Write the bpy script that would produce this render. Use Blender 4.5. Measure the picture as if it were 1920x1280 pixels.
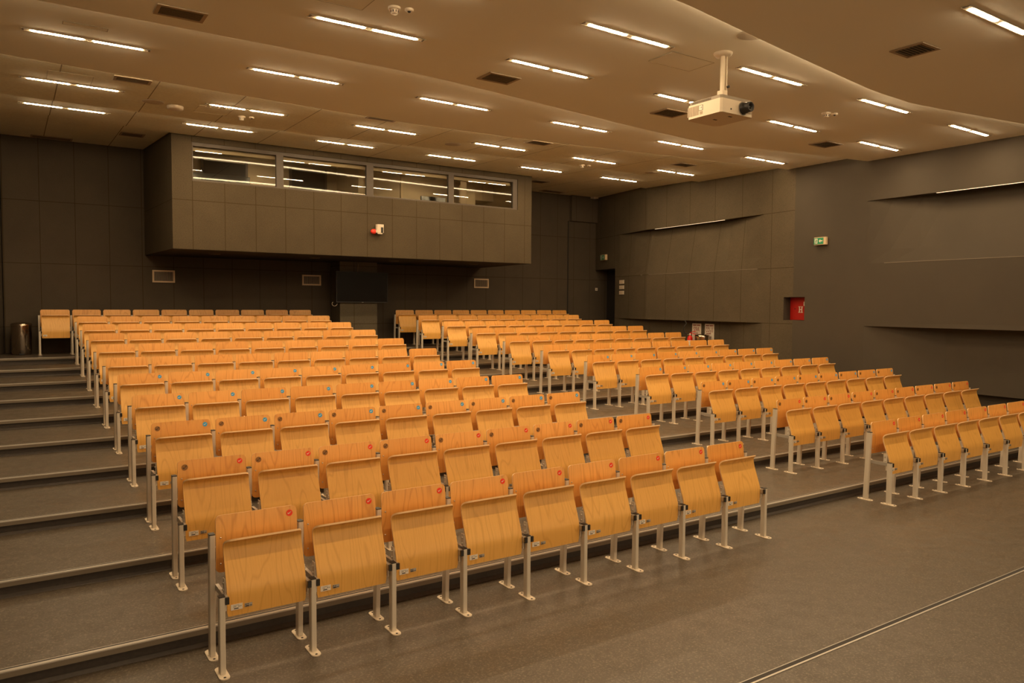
import bpy, bmesh, math, random
from mathutils import Vector, Matrix
random.seed(7)
S = bpy.context.scene
for o in list(bpy.data.objects): bpy.data.objects.remove(o)

# ------------------------------------------------------------------ camera
F_PX = 1412.49
CAM = Vector((-0.9413, -4.6015, 2.0806)); YAW, PITCH, ROLL = 0.5861, -0.0486, 0.0060
fw = Vector((math.sin(YAW)*math.cos(PITCH), math.cos(YAW)*math.cos(PITCH), math.sin(PITCH)))
rt = Vector((math.cos(YAW), -math.sin(YAW), 0)); up = rt.cross(fw)
r2 = rt*math.cos(ROLL)+up*math.sin(ROLL); u2 = -rt*math.sin(ROLL)+up*math.cos(ROLL)
cd = bpy.data.cameras.new('camera'); cam = bpy.data.objects.new('camera', cd); S.collection.objects.link(cam)
cd.sensor_width = 36; cd.lens = F_PX*36/1920; cd.clip_start = .05; cd.clip_end = 100
cam.matrix_world = Matrix(((r2.x, u2.x, -fw.x, CAM.x), (r2.y, u2.y, -fw.y, CAM.y), (r2.z, u2.z, -fw.z, CAM.z), (0, 0, 0, 1)))
S.camera = cam
# ------------------------------------------------------------------ world, exposure
WORLD = 1.25
w = bpy.data.worlds.new('world'); S.world = w; w.use_nodes = True
# warm fill light added through invented openings behind the camera, dimmer below the horizon
_nt = w.node_tree; _tc = _nt.nodes.new('ShaderNodeTexCoord'); _sp = _nt.nodes.new('ShaderNodeSeparateXYZ'); _mr = _nt.nodes.new('ShaderNodeMapRange'); _mx = _nt.nodes.new('ShaderNodeMix')
_mx.data_type = 'RGBA'; _mx.inputs[6].default_value = (.42, .29, .17, 1); _mx.inputs[7].default_value = (1.0, .70, .42, 1)
_mr.inputs[1].default_value = -.08; _mr.inputs[2].default_value = .08
_nt.links.new(_tc.outputs['Generated'], _sp.inputs[0]); _nt.links.new(_sp.outputs[2], _mr.inputs[0]); _nt.links.new(_mr.outputs[0], _mx.inputs[0])
_nt.links.new(_mx.outputs[2], _nt.nodes['Background'].inputs[0])
_nt.nodes['Background'].inputs[1].default_value = WORLD
S.view_settings.view_transform = 'Standard'; S.view_settings.look = 'None'
S.view_settings.gamma = 1; S.view_settings.use_curve_mapping = False
S.view_settings.exposure = 0.38
LIGHT_COL = (1.0, .725, .425)
LED_STRENGTH = 165.0
COVE_STRENGTH = 7.0
S.cycles.max_bounces = 7; S.cycles.diffuse_bounces = 5; S.cycles.glossy_bounces = 4
S.cycles.transparent_max_bounces = 12; S.cycles.sample_clamp_indirect = 4
S.cycles.caustics_reflective = False; S.cycles.caustics_refractive = False
S.cycles.use_denoising = True

# ------------------------------------------------------------------ helpers
def link(o): S.collection.objects.link(o); return o
def mesh_obj(name, verts, faces, mats, parent=None, fm=None, smooth=None):
    me = bpy.data.meshes.new(name); me.from_pydata([tuple(v) for v in verts], [], faces)
    if not isinstance(mats, (list, tuple)): mats = [mats]
    for m in mats: me.materials.append(m)
    if fm:
        for p, k in zip(me.polygons, fm): p.material_index = k
    if smooth:
        for p, k in zip(me.polygons, smooth if isinstance(smooth, list) else [True]*len(me.polygons)): p.use_smooth = bool(k)
    me.update()
    o = link(bpy.data.objects.new(name, me)); o.parent = parent
    return o
class MB:
    def __init__(s): s.v = []; s.f = []; s.m = []; s.s = []
    def add(s, vs, fs, m=0, sm=False):
        n = len(s.v); s.v += [tuple(v) for v in vs]; s.f += [tuple(i+n for i in f) for f in fs]
        s.m += [m]*len(fs); s.s += [sm]*len(fs); return s
    def box(s, x0, x1, y0, y1, z0, z1, m=0, xf=None):
        vs = [Vector((x, y, z)) for z in (z0, z1) for y in (y0, y1) for x in (x0, x1)]
        if xf: vs = [xf(v) for v in vs]
        return s.add(vs, [(0, 2, 3, 1), (4, 5, 7, 6), (0, 1, 5, 4), (2, 6, 7, 3), (0, 4, 6, 2), (1, 3, 7, 5)], m)
    def cbox(s, x0, x1, y0, y1, z0, z1, c, m=0):
        # box with chamfered vertical edges
        pts = [(x0+c, y0), (x1-c, y0), (x1, y0+c), (x1, y1-c), (x1-c, y1), (x0+c, y1), (x0, y1-c), (x0, y0+c)]
        return s.prism(pts, z0, z1, m)
    def prism(s, pts, z0, z1, m=0, sm=False, mtop=None):
        n = len(pts)
        s.add([(x, y, z0) for x, y in pts]+[(x, y, z1) for x, y in pts], [(i, (i+1) % n, n+(i+1) % n, n+i) for i in range(n)], m, sm)
        s.add([(x, y, z0) for x, y in pts], [tuple(range(n))[::-1]], m)
        return s.add([(x, y, z1) for x, y in pts], [tuple(range(n))], m if mtop is None else mtop)
    def lathe(s, prof, c=(0, 0, 0), n=24, m=0, axis='z', sm=True):
        vs = []; fs = []
        for r, z in prof:
            for i in range(n):
                a = 2*math.pi*i/n; p = (r*math.cos(a), r*math.sin(a), z)
                if axis == 'x': p = (p[2], p[0], p[1])
                if axis == 'y': p = (p[0], p[2], p[1])
                vs.append((c[0]+p[0], c[1]+p[1], c[2]+p[2]))
        for k in range(len(prof)-1):
            for i in range(n):
                j = (i+1) % n; fs.append((k*n+i, k*n+j, (k+1)*n+j, (k+1)*n+i))
        return s.add(vs, fs, m, sm)
    def tube(s, path, r, n=8, m=0):
        path = [Vector(p) for p in path]; vs = []; fs = []
        for k, p in enumerate(path):
            d = (path[min(k+1, len(path)-1)]-path[max(k-1, 0)]).normalized()
            a = d.orthogonal().normalized() if k == 0 else (a-d*a.dot(d)).normalized()
            b = d.cross(a)
            for i in range(n):
                t = 2*math.pi*i/n; vs.append(p+a*r*math.cos(t)+b*r*math.sin(t))
        for k in range(len(path)-1):
            for i in range(n):
                j = (i+1) % n; fs.append((k*n+i, k*n+j, (k+1)*n+j, (k+1)*n+i))
        fs += [tuple(range(n))[::-1], tuple(range((len(path)-1)*n, len(path)*n))]
        return s.add(vs, fs, m, True)
    def build(s, name, mats, parent=None, loc=None, mat=None):
        o = mesh_obj(name, s.v, s.f, mats, parent, s.m, s.s)
        bm = bmesh.new(); bm.from_mesh(o.data); bmesh.ops.recalc_face_normals(bm, faces=bm.faces); bm.to_mesh(o.data); bm.free()
        if loc: o.location = loc
        if mat is not None: o.matrix_world = mat
        return o
def empty(name, loc=(0, 0, 0), rz=0, label=None, cat=None, group=None):
    o = link(bpy.data.objects.new(name, None)); o.location = loc; o.rotation_euler.z = rz; o.empty_display_size = .1
    return tag(o, label, cat, group)
def tag(o, label=None, cat=None, group=None, kind=None):
    if label: o['label'] = label
    if cat: o['category'] = cat
    if group: o['group'] = group
    if kind: o['kind'] = kind
    return o
def struct(o): o['kind'] = 'structure'; return o
def dup(o, parent=None):
    c = o.copy(); link(c)
    if parent is not None: c.parent = parent; c.matrix_parent_inverse = o.matrix_parent_inverse.copy()
    return c
ORD = ['first', 'second', 'third', 'fourth', 'fifth', 'sixth', 'seventh', 'eighth', 'ninth', 'tenth', 'eleventh', 'twelfth']

# ------------------------------------------------------------------ materials
def mat(name, col=(.5, .5, .5), rough=.5, metal=0, spec=.5, emit=None, es=0):
    m = bpy.data.materials.new(name); m.use_nodes = True
    b = m.node_tree.nodes['Principled BSDF']
    b.inputs['Base Color'].default_value = (*col, 1); b.inputs['Roughness'].default_value = rough
    b.inputs['Metallic'].default_value = metal; b.inputs['Specular IOR Level'].default_value = spec
    if emit: b.inputs['Emission Color'].default_value = (*emit, 1); b.inputs['Emission Strength'].default_value = es
    return m
class G:
    def __init__(s, m): s.nt = m.node_tree; s.b = s.nt.nodes['Principled BSDF']
    def n(s, t, **k):
        nd = s.nt.nodes.new(t)
        for a, b in k.items():
            if a in nd.inputs: nd.inputs[a].default_value = b
            else: setattr(nd, a, b)
        return nd
    def l(s, a, b): s.nt.links.new(a, b)
    def math(s, op, a, b=None, c=None):
        nd = s.nt.nodes.new('ShaderNodeMath'); nd.operation = op
        for i, x in enumerate((a, b, c)):
            if x is None: continue
            if isinstance(x, (int, float)): nd.inputs[i].default_value = x
            else: s.l(x, nd.inputs[i])
        return nd.outputs[0]
    def mix(s, f, a, b):
        nd = s.nt.nodes.new('ShaderNodeMix'); nd.data_type = 'RGBA'
        if isinstance(f, (int, float)): nd.inputs[0].default_value = f
        else: s.l(f, nd.inputs[0])
        for i, x in ((6, a), (7, b)):
            if isinstance(x, tuple): nd.inputs[i].default_value = (*x, 1) if len(x) == 3 else x
            else: s.l(x, nd.inputs[i])
        return nd.outputs[2]
    def coords(s, scale=(1, 1, 1), kind='Object', off=None):
        tc = s.n('ShaderNodeTexCoord'); mp = s.n('ShaderNodeMapping'); mp.inputs['Scale'].default_value = scale
        s.l(tc.outputs[kind], mp.inputs[0])
        if off is not None: s.l(off, mp.inputs['Location'])
        return mp.outputs[0]
    def noise(s, vec, scale=5, detail=3, rough=.5, dist=0):
        nd = s.n('ShaderNodeTexNoise'); nd.inputs['Scale'].default_value = scale; nd.inputs['Detail'].default_value = detail
        nd.inputs['Roughness'].default_value = rough; nd.inputs['Distortion'].default_value = dist; s.l(vec, nd.inputs['Vector']); return nd.outputs[0]
    def ramp(s, f, a, b):
        nd = s.n('ShaderNodeMapRange'); nd.inputs[1].default_value = a; nd.inputs[2].default_value = b; s.l(f, nd.inputs[0]); return nd.outputs[0]
    def bump(s, h, st=.2, d=.01):
        nd = s.n('ShaderNodeBump'); nd.inputs['Strength'].default_value = st; nd.inputs['Distance'].default_value = d
        s.l(h, nd.inputs['Height']); s.l(nd.outputs[0], s.b.inputs['Normal'])
    def sep(s, vec):
        nd = s.n('ShaderNodeSeparateXYZ'); s.l(vec, nd.inputs[0]); return nd.outputs
    def joint(s, c, off, pitch, wd=.006):
        # 1 on joint lines of a regular pitch along a coordinate
        t = s.math('DIVIDE', s.math('SUBTRACT', c, off), pitch)
        fr = s.math('ABSOLUTE', s.math('SUBTRACT', t, s.math('ROUND', t)))
        return s.math('LESS_THAN', fr, wd/pitch)
    def line(s, c, at, wd=.006):
        return s.math('LESS_THAN', s.math('ABSOLUTE', s.math('SUBTRACT', c, at)), wd)

def wood(name, c1, c2, dark):
    m = mat(name, c1, .38, 0, .4); g = G(m)
    oi = g.n('ShaderNodeObjectInfo'); rnd = oi.outputs['Random']
    cb = g.n('ShaderNodeCombineXYZ'); g.l(g.math('MULTIPLY', rnd, 37.0), cb.inputs[0]); g.l(g.math('MULTIPLY', rnd, 11.0), cb.inputs[1]); g.l(g.math('MULTIPLY', rnd, 53.0), cb.inputs[2])
    v1 = g.coords((6.0, 1.2, .75), off=cb.outputs[0])
    n1 = g.noise(v1, 1.1, 1.2, .4)
    rings = g.math('FRACT', g.math('MULTIPLY', n1, 13.0))
    tri = g.math('ABSOLUTE', g.math('SUBTRACT', g.math('MULTIPLY', rings, 2.0), 1.0))
    line = g.ramp(tri, .70, 1.0)
    v2 = g.coords((150, 30, 4), off=cb.outputs[0]); fib = g.noise(v2, 1.0, 3, .6); tone = g.noise(g.coords((2.2, 1, .5), off=cb.outputs[0]), 1.0, 2)
    col = g.mix(rnd, c1, c2)
    col = g.mix(g.math('MULTIPLY', tone, .22), col, dark)
    col = g.mix(g.math('MULTIPLY', line, .42), col, dark)
    col = g.mix(g.math('MULTIPLY', g.ramp(fib, .42, .75), .25), col, dark)
    g.l(col, g.b.inputs['Base Color']); g.b.inputs['Coat Weight'].default_value = .12; g.b.inputs['Coat Roughness'].default_value = .3
    return m
M = {}
M['wood_back'] = wood('beech_backrest', (.80, .40, .095), (.92, .50, .14), (.50, .185, .03))
M['wood_seat'] = wood('beech_seat', (.93, .52, .13), (.88, .48, .115), (.62, .28, .05))
M['ply'] = mat('plywood_edge', (.85, .56, .28), .5)
M['alu'] = mat('brushed_aluminium', (.50, .47, .42), .35, .4, .5)
M['post'] = mat('anodised_post', (.70, .63, .52), .4, .1, .5)
M['cream'] = mat('cream_powder_coat', (.72, .62, .48), .5)
M['black'] = mat('black_plastic', (.02, .018, .016), .45)
M['darkslot'] = mat('dark_slot', (.03, .022, .015), .7)
M['screw'] = mat('zinc_screw', (.75, .7, .62), .3, .9)
M['red'] = mat('red_sticker', (.88, .05, .018), .45)
M['blue'] = mat('blue_sticker', (.04, .42, .85), .45)
M['brown'] = mat('brown_sticker', (.28, .13, .03), .5)
M['white'] = mat('white_paper', (.82, .74, .62), .6)
M['greytag'] = mat('silver_tag', (.42, .38, .33), .4)
M['ink'] = mat('dark_ink', (.04, .03, .025), .6)
# floor
def floor_mat():
    m = mat('speckled_vinyl', (.2, .15, .1), .42, 0, .45); g = G(m)
    v = g.coords((1, 1, 1))
    big = g.noise(v, .7, 4, .6); mid = g.noise(v, 7, 4, .6)
    fl = g.noise(v, 75, 2, .5, .6); fl2 = g.noise(v, 34, 3, .6, 1.2)
    col = g.mix(g.ramp(big, .3, .7), (.073, .057, .040), (.086, .067, .047))
    col = g.mix(g.math('MULTIPLY', g.ramp(mid, .35, .7), .3), col, (.060, .047, .033))
    col = g.mix(g.math('MULTIPLY', g.ramp(fl, .54, .66), .55), col, (.22, .185, .135))
    col = g.mix(g.math('MULTIPLY', g.ramp(fl2, .55, .7), .35), col, (.19, .16, .12))
    g.l(col, g.b.inputs['Base Color']); g.l(g.ramp(mid, -.6, 2.0), g.b.inputs['Roughness'])
    return m
M['floor'] = floor_mat()
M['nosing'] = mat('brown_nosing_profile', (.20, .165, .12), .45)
def riser_mat():
    m = mat('dark_riser', (.045, .036, .03), .6); g = G(m)
    n = g.noise(g.coords(), 40, 3); g.l(g.mix(n, (.03, .025, .022), (.065, .05, .038)), g.b.inputs['Base Color']); return m
M['riser'] = riser_mat()
# plaster ceiling
def plaster():
    m = mat('painted_plaster_ceiling', (.62, .52, .40), .85, 0, .2); g = G(m)
    n = g.noise(g.coords(), .6, 3); g.l(g.mix(n, (.90, .89, .80), (.93, .92, .83)), g.b.inputs['Base Color']); return m
M['plaster'] = plaster()
def board_ceiling():
    m = mat('concrete_board_ceiling', (.5, .43, .32), .85, 0, .2); g = G(m)
    v = g.coords(); s = g.sep(v)
    a = g.noise(v, 1.1, 5, .65); b = g.noise(v, 26, 4, .6); st = g.noise(g.coords((.5, 5, 1)), 1.6, 3)
    col = g.mix(a, (.72, .70, .54), (.96, .94, .78))
    col = g.mix(g.math('MULTIPLY', g.ramp(b, .4, .7), .35), col, (.56, .53, .40))
    col = g.mix(g.math('MULTIPLY', st, .3), col, (.76, .73, .58))
    j = g.joint(s[0], -.37, 1.11, .007)
    col = g.mix(g.math('MULTIPLY', j, .75), col, (.10, .075, .03))
    g.l(col, g.b.inputs['Base Color']); return m
M['board'] = board_ceiling()
def panel(name, ca, cb_, axis, off, pitch, hz, jcol=(.045, .03, .01), speck=.65):
    m = mat(name, ca, .9, 0, .12); g = G(m)
    v = g.coords(); s = g.sep(v)
    a = g.noise(v, 1.3, 4, .6); b = g.noise(v, 62, 4, .7); c = g.noise(v, 130, 2, .5)
    col = g.mix(g.ramp(a, .3, .7), ca, cb_)
    dk = tuple(x*.55 for x in ca)
    col = g.mix(g.math('MULTIPLY', g.ramp(b, .45, .72), speck), col, dk)
    col = g.mix(g.math('MULTIPLY', g.ramp(c, .5, .8), speck*.6), col, tuple(min(1, x*1.5) for x in cb_))
    j = g.joint(s[axis], off, pitch)
    for h in hz: j = g.math('MAXIMUM', j, g.line(s[2], h))
    col = g.mix(g.math('MULTIPLY', j, .8), col, jcol)
    g.l(col, g.b.inputs['Base Color']); g.bump(b, .15, .004); return m
M['cork_back'] = panel('dark_acoustic_panel_back', (.080, .064, .047), (.096, .077, .055), 0, -.458, .59, (1.61, 2.82, 4.01), speck=.3)
M['cork_booth'] = panel('brown_acoustic_panel_booth', (.078, .060, .037), (.094, .073, .045), 0, 1.82, .559, (3.93,))
M['cork_side'] = panel('brown_acoustic_panel_side', (.092, .075, .050), (.114, .092, .061), 1, 5.54, .83, (1.73, 2.87, 4.01))
M['pillar'] = panel('brown_acoustic_panel_pillar', (.13, .11, .08), (.15, .13, .09), 0, 5.64, 3.0, (1.62, 2.95))
def paint(name, ca, cb_):
    m = mat(name, ca, .75, 0, .2); g = G(m)
    n = g.noise(g.coords(), .8, 4, .6); g.l(g.mix(g.ramp(n, .3, .7), ca, cb_), g.b.inputs['Base Color']); return m
M['dark_paint'] = paint('dark_grey_brown_wall_paint', (.068, .057, .043), (.078, .065, .048))
M['near_black'] = mat('near_black_paint', (.022, .018, .015), .7)
M['frame'] = mat('brown_window_frame', (.085, .065, .047), .5)
M['beige'] = paint('beige_booth_wall', (.55, .44, .29), (.60, .48, .32))
M['vent'] = mat('vent_frame', (.36, .28, .19), .5)
M['vent_dark'] = mat('vent_slats', (.15, .115, .075), .55)
M['ventcream'] = mat('cream_wooden_vent_frame', (.66, .50, .31), .6)
M['chrome'] = mat('polished_steel', (.62, .52, .42), .12, 1.0)
M['redpaint'] = mat('red_cabinet_paint', (.42, .012, .008), .4)
M['redgloss'] = mat('glossy_red_paint', (.72, .02, .012), .3)
M['green'] = mat('green_sign', (.015, .27, .13), .5)
M['projwhite'] = mat('off_white_plastic', (.72, .62, .48), .45)
M['projgrey'] = mat('grey_plastic', (.30, .25, .19), .5)
M['screen'] = mat('glossy_black_screen', (.012, .011, .011), .12, 0, .5)
M['spk'] = mat('speaker_grille', (.50, .44, .34), .8)
M['bulb'] = mat('red_alarm_dome', (.85, .05, .03), .25)
M['led'] = mat('led_lens', (.9, .85, .8), .5, emit=LIGHT_COL, es=LED_STRENGTH)
M['cove'] = mat('cove_led', (.9, .85, .8), .5, emit=LIGHT_COL, es=COVE_STRENGTH)
M['cove_rear'] = mat('cove_led_rear', (.9, .85, .8), .5, emit=LIGHT_COL, es=COVE_STRENGTH*2.1)
M['wallled'] = mat('wall_led', (.9, .85, .8), .5, emit=LIGHT_COL, es=.6)
def glass():
    m = bpy.data.materials.new('window_glass'); m.use_nodes = True; nt = m.node_tree; nt.nodes.clear()
    o = nt.nodes.new('ShaderNodeOutputMaterial'); mx = nt.nodes.new('ShaderNodeMixShader'); tr = nt.nodes.new('ShaderNodeBsdfTransparent')
    gl = nt.nodes.new('ShaderNodeBsdfGlossy'); fr = nt.nodes.new('ShaderNodeFresnel'); gl.inputs['Roughness'].default_value = 0.0
    tr.inputs[0].default_value = (.9, .92, .88, 1); fr.inputs[0].default_value = 1.75
    nt.links.new(fr.outputs[0], mx.inputs[0]); nt.links.new(tr.outputs[0], mx.inputs[1]); nt.links.new(gl.outputs[0], mx.inputs[2]); nt.links.new(mx.outputs[0], o.inputs[0])
    return m
M['glass'] = glass()

# ------------------------------------------------------------------ dimensions
W = .52; D = 1.2052; H = .1099; YN = .164; XR = 6.7177; NR = 11
XL, XE = -3.7, 14.2
# floor and treads
fb = MB()
fb.add([(XL, -9, 0), (XE, -9, 0), (XE, YN+.01, 0), (XL, YN+.01, 0)], [(0, 1, 2, 3)], 0)
for r in range(1, NR):
    y0 = YN+(r-1)*D; y1 = YN+r*D+.01 if r < NR-1 else 13.2; z = r*H
    fb.add([(XL, y0+.012, z-H), (XE, y0+.012, z-H), (XE, y0+.012, z), (XL, y0+.012, z)], [(0, 1, 2, 3)], 1)
    fb.add([(XL, y0, z), (XE, y0, z), (XE, y1, z), (XL, y1, z)], [(0, 1, 2, 3)], 0)
    # rounded dark coving where the riser meets the tread below
    fb.add([(XL, y0-.012, z-H+.001), (XE, y0-.012, z-H+.001), (XE, y0+.011, z-H+.022), (XL, y0+.011, z-H+.022)], [(0, 1, 2, 3)], 1)
fl = struct(fb.build('floor', [M['floor'], M['riser']]))
for r in range(1, NR):
    y0 = YN+(r-1)*D; z = r*H; nb = MB()
    nb.box(XL, XE, y0-.010, y0+.012, z-.034, z+.0005, 2); nb.box(XL, XE, y0-.011, y0-.003, z-.004, z+.003, 0)
    nb.box(XL, XE, y0-.004, y0+.016, z+.0015, z+.0045, 0)
    nb.box(XL, XE, y0+.016, y0+.034, z+.001, z+.003, 1)
    nb.box(XL, XE, y0+.034, y0+.040, z+.001, z+.0042, 0)
    struct(nb.build('trim_%d' % r, [M['alu'], M['near_black'], M['nosing']]))
nb = MB(); nb.box(XL, XE, -1.962, -1.950, .0, .004, 0); nb.box(XL, XE, -1.950, -1.918, 0, .0015, 1); nb.box(XL, XE, -1.918, -1.913, 0, .003, 0)
struct(nb.build('trim_11', [M['alu'], M['near_black']]))

# ------------------------------------------------------------------ ceiling
def interp(pl, x):
    if x <= pl[0][0]: return pl[0][1]
    for (a, b), (c, d) in zip(pl[:-1], pl[1:]):
        if x <= c: return b+(d-b)*(x-a)/(c-a)
    return pl[-1][1]
ES = [(-4, -.35), (3.9, .10), (5.5, .35), (7.7, .66), (8.7, .70), (10.9, .38), (14.2, -.1)]
E0 = [(-4, 3.62), (1.9, 3.6), (3.2, 3.62), (4.9, 3.80), (6.8, 4.0), (8.6, 4.12), (9.6, 3.9), (12.2, 3.35), (14.2, 3.0)]
EA = [(-4, 5.6), (-1, 5.9), (.74, 6.03), (2.94, 6.17), (4.3, 6.22), (6.5, 6.03), (9.1, 5.62), (12.2, 5.15), (14.2, 4.9)]
EB = [(-4, 8.28), (0, 8.30), (3.6, 8.30), (6, 8.05), (7.8, 7.9), (12.4, 7.75), (14.2, 7.7)]
EC = [(-4, 9.62), (0, 9.72), (1.46, 9.93), (9.3, 9.93), (12.5, 9.7), (14.2, 9.6)]
def tilt(x, a): return -a*max(0, x-4)/7
def ceil_profile(x):
    es, e0, ea, eb, ec = (interp(e, x) for e in (ES, E0, EA, EB, EC))
    t1 = tilt(x, .075); t2 = tilt(x, .045)
    P = [(-9, 4.64), (es, 4.685+t1*.3), (es+.03, 4.785+t1*.7), (es+.30, 4.80+t1),
         (e0, 4.815+t1), (e0+.03, 4.89+t1), (e0+.33, 4.895+t2),
         (ea, 4.90+t2), (ea+.03, 4.96+t2), (ea+.30, 4.965+t2),
         (eb, 4.99+t2*.5), (eb+.03, 5.04+t2*.5), (eb+.28, 5.042+t2*.4),
         (ec, 5.07), (ec+.03, 5.12), (ec+.28, 5.125), (13.3, 5.22)]
    return P
def ceil_z(x, y):
    P = ceil_profile(x)
    return interp(P, y)
xs = sorted(set([-4+i*.35 for i in range(53)]))
cv = []; cf = []; cm = []; cs = []
npf = len(ceil_profile(0))
for x in xs: cv += [(x, y, z) for y, z in ceil_profile(x)]
for i in range(len(xs)-1):
    for k in range(npf-1):
        cf.append((i*npf+k, i*npf+k+1, (i+1)*npf+k+1, (i+1)*npf+k)); cm.append(0 if k < 7 else 1)
struct(mesh_obj('ceiling', cv, cf, [M['plaster'], M['board']], None, cm))
# cove strips tucked behind each ceiling step
for k, (e, nm) in enumerate(((ES, 'front'), (E0, 'second'), (EA, 'third'), (EB, 'fourth'), (EC, 'rear'))):
    b = MB(); idx = (1, 4, 7, 10, 13)[k]
    st = [x for x in xs if -3.2 < x < 12.4]
    st = [-3.2]+st+[11.95 if k < 2 else 12.1]
    st = sorted(s_ for s_ in st if s_ <= (11.95 if k < 2 else 12.1) and (k < 4 or s_ > 9.5))
    for x0, x1 in zip(st[:-1], st[1:]):
        vs = []
        for x in (x0, x1):
            P = ceil_profile(x); y, z = P[idx]; h = P[idx+1][1]-z
            vs += [(x, y+.032, z+h*.45), (x, y+.032, z+h*.92), (x, y+.038, z+h*.92), (x, y+.038, z+h*.45)]
        b.add(vs, [(0, 1, 5, 4), (1, 2, 6, 5), (2, 3, 7, 6), (3, 0, 4, 7)], 0)
    o = b.build('cove_light', M['cove_rear' if k in (2, 3) else 'cove'])
    tag(o, 'thin warm cove light line hidden behind the %s ceiling step' % nm, 'light', 'cove lights behind the ceiling steps')

# ------------------------------------------------------------------ walls
WP = [(-9, 11.6), (-3, 11.85), (.8, 12.0), (3.3, 12.1), (5.0, 12.2), (7.7, 12.45), (9.6, 12.6), (12.5, 13.33)]
def wx(y): return interp(WP, y)
def prot(y):
    if y < 3.36: return min(.30, .30*(3.36-y)/1.35)
    if 5.75 < y < 11.05: return .22*min(1, (y-5.75)/1.1, (11.05-y)/1.6)
    return 0
def wall_rows(y):
    p = prot(y)
    return [(5.4, -.02*p), (4.8, 0), (4.01, 0), (4.01, -p), (3.107, -p*.25), (2.87, -p*.04), (2.27, -p*.03), (1.805, -p*.02), (1.73, 0), (1.73, -p), (.65, -p), (.65, -.45), (-.05, -.45)]
def right_wall(name, ys, m):
    v = []; f = []; rows = len(wall_rows(0))
    for y in ys: v += [(wx(y)-p, y, z) for z, p in wall_rows(y)]
    for i in range(len(ys)-1):
        ym = (ys[i]+ys[i+1])/2
        for k in range(rows-1):
            zm = (wall_rows(ym)[k][0]+wall_rows(ym)[k+1][0])/2
            if 4.66 < ym < 5.19 and 1.805 < zm < 2.27: continue
            if ym > 11.28 and zm < 3.107: continue
            f.append((i*rows+k, i*rows+k+1, (i+1)*rows+k+1, (i+1)*rows+k))
    return struct(mesh_obj(name, v, f, m))
right_wall('wall_right', [-9, -3, 0, .8, 1.4, 2.01, 2.4, 2.9, 3.3, 3.36, 4.67, 4.95], M['dark_paint'])
right_wall('wall_right.001', [4.95, 5.0, 5.18, 5.75, 6.3, 6.85, 7.7, 8.6, 9.45, 9.6, 10.3, 11.05, 11.28, 12.5], M['cork_side'])
for n, (y0, y1) in enumerate(((5.9, 9.9), (-3.0, 3.0))):  # lighter strips added to draw the glint where the fold catches light
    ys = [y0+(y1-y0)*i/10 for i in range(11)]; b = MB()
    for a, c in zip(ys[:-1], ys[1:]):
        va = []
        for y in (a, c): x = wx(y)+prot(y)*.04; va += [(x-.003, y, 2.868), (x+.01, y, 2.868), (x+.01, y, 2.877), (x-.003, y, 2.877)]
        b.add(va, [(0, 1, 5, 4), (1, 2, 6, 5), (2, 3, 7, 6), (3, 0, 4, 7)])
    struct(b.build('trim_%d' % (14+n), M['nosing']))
wb = MB(); wb.box(-1.06, 14.2, 12.5, 12.6, 0, 5.4)
struct(wb.build('wall_back', M['cork_back']))
wb = MB(); wb.box(12.36, 13.34, 12.40, 12.5, 4.47, 5.35); wb.box(12.295, 12.325, 12.488, 12.5, 1.0, 4.47, 1)
struct(wb.build('wall_back_coffer', [M['cork_back'], M['near_black']]))
# left wall: flares out towards the stage
lv = [(-1.06, 12.6, -.1), (-1.06, 12.6, 5.4), (-3.5, 3, 5.4), (-3.5, 3, -.1), (-3.5, -9, 5.4), (-3.5, -9, -.1)]
struct(mesh_obj('wall_left', lv, [(0, 1, 2, 3), (3, 2, 4, 5)], M['cork_back']))
wb = MB(); wb.box(-3.6, 14.2, -9.1, -9, -.1, .5); wb.box(-3.6, 14.2, -9.1, -9, 4.45, 5.4)
for x in (-3.6, .8, 5.2, 9.6, 13.9): wb.box(x, x+.3, -9.1, -9, .5, 4.45)  # openings between these mullions are added to let frontal fill light in
struct(wb.build('wall_front', M['dark_paint']))
# door recess in the rear corner
b = MB(); x0 = wx(11.28)
b.add([(x0, 11.28, 1.0), (x0, 11.28, 3.107), (14.0, 11.28, 3.107), (14.0, 11.28, 1.0)], [(0, 1, 2, 3)])
b.add([(x0, 11.28, 3.107), (14.0, 11.28, 3.107), (14.0, 12.5, 3.107), (13.33, 12.5, 3.107)], [(0, 1, 2, 3)])
struct(b.build('wall_door_recess', M['dark_paint']))
b = MB(); b.box(13.78, 13.84, 11.28, 12.5, 1.099, 3.107)
d = struct(b.build('door_1', M['near_black']))
hb = MB(); hb.tube([(13.78, 11.5, 2.1), (13.72, 11.5, 2.1), (13.72, 11.62, 2.1)], .01); hb.build('door_handle', M['alu'], d)

# booth hanging from the back wall
BY = 10.0
bb = MB()
bb.box(1.48, 1.82, BY, BY+.14, 3.05, 5.2); bb.box(8.89, 9.28, BY, BY+.14, 3.05, 5.2)
bb.box(1.82, 8.89, BY, BY+.14, 3.05, 4.28); bb.box(1.82, 8.89, BY, BY+.14, 4.975, 5.2)
def quadbox(b, pts, z0, z1, m=0): return b.prism(pts, z0, z1, m)
quadbox(bb, [(1.48, BY+.14), (1.36, 12.5), (1.48, 12.5), (1.60, BY+.14)], 3.05, 5.25)
quadbox(bb, [(9.16, BY+.14), (9.28, 12.5), (9.40, 12.5), (9.28, BY+.14)], 3.05, 5.25)
booth = struct(bb.build('wall_booth', M['cork_booth']))
bb = MB(); quadbox(bb, [(1.50, BY+.02), (1.40, 12.49), (9.36, 12.49), (9.26, BY+.02)], 3.045, 3.20)
struct(bb.build('floor_booth', M['near_black']))
bb = MB(); bb.box(1.5, 9.25, 12.2, 12.3, 3.2, 5.2); bb.box(1.60, 1.66, 10.2, 12.2, 3.2, 5.2); bb.box(9.05, 9.13, 10.2, 12.2, 3.2, 5.2)
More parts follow.
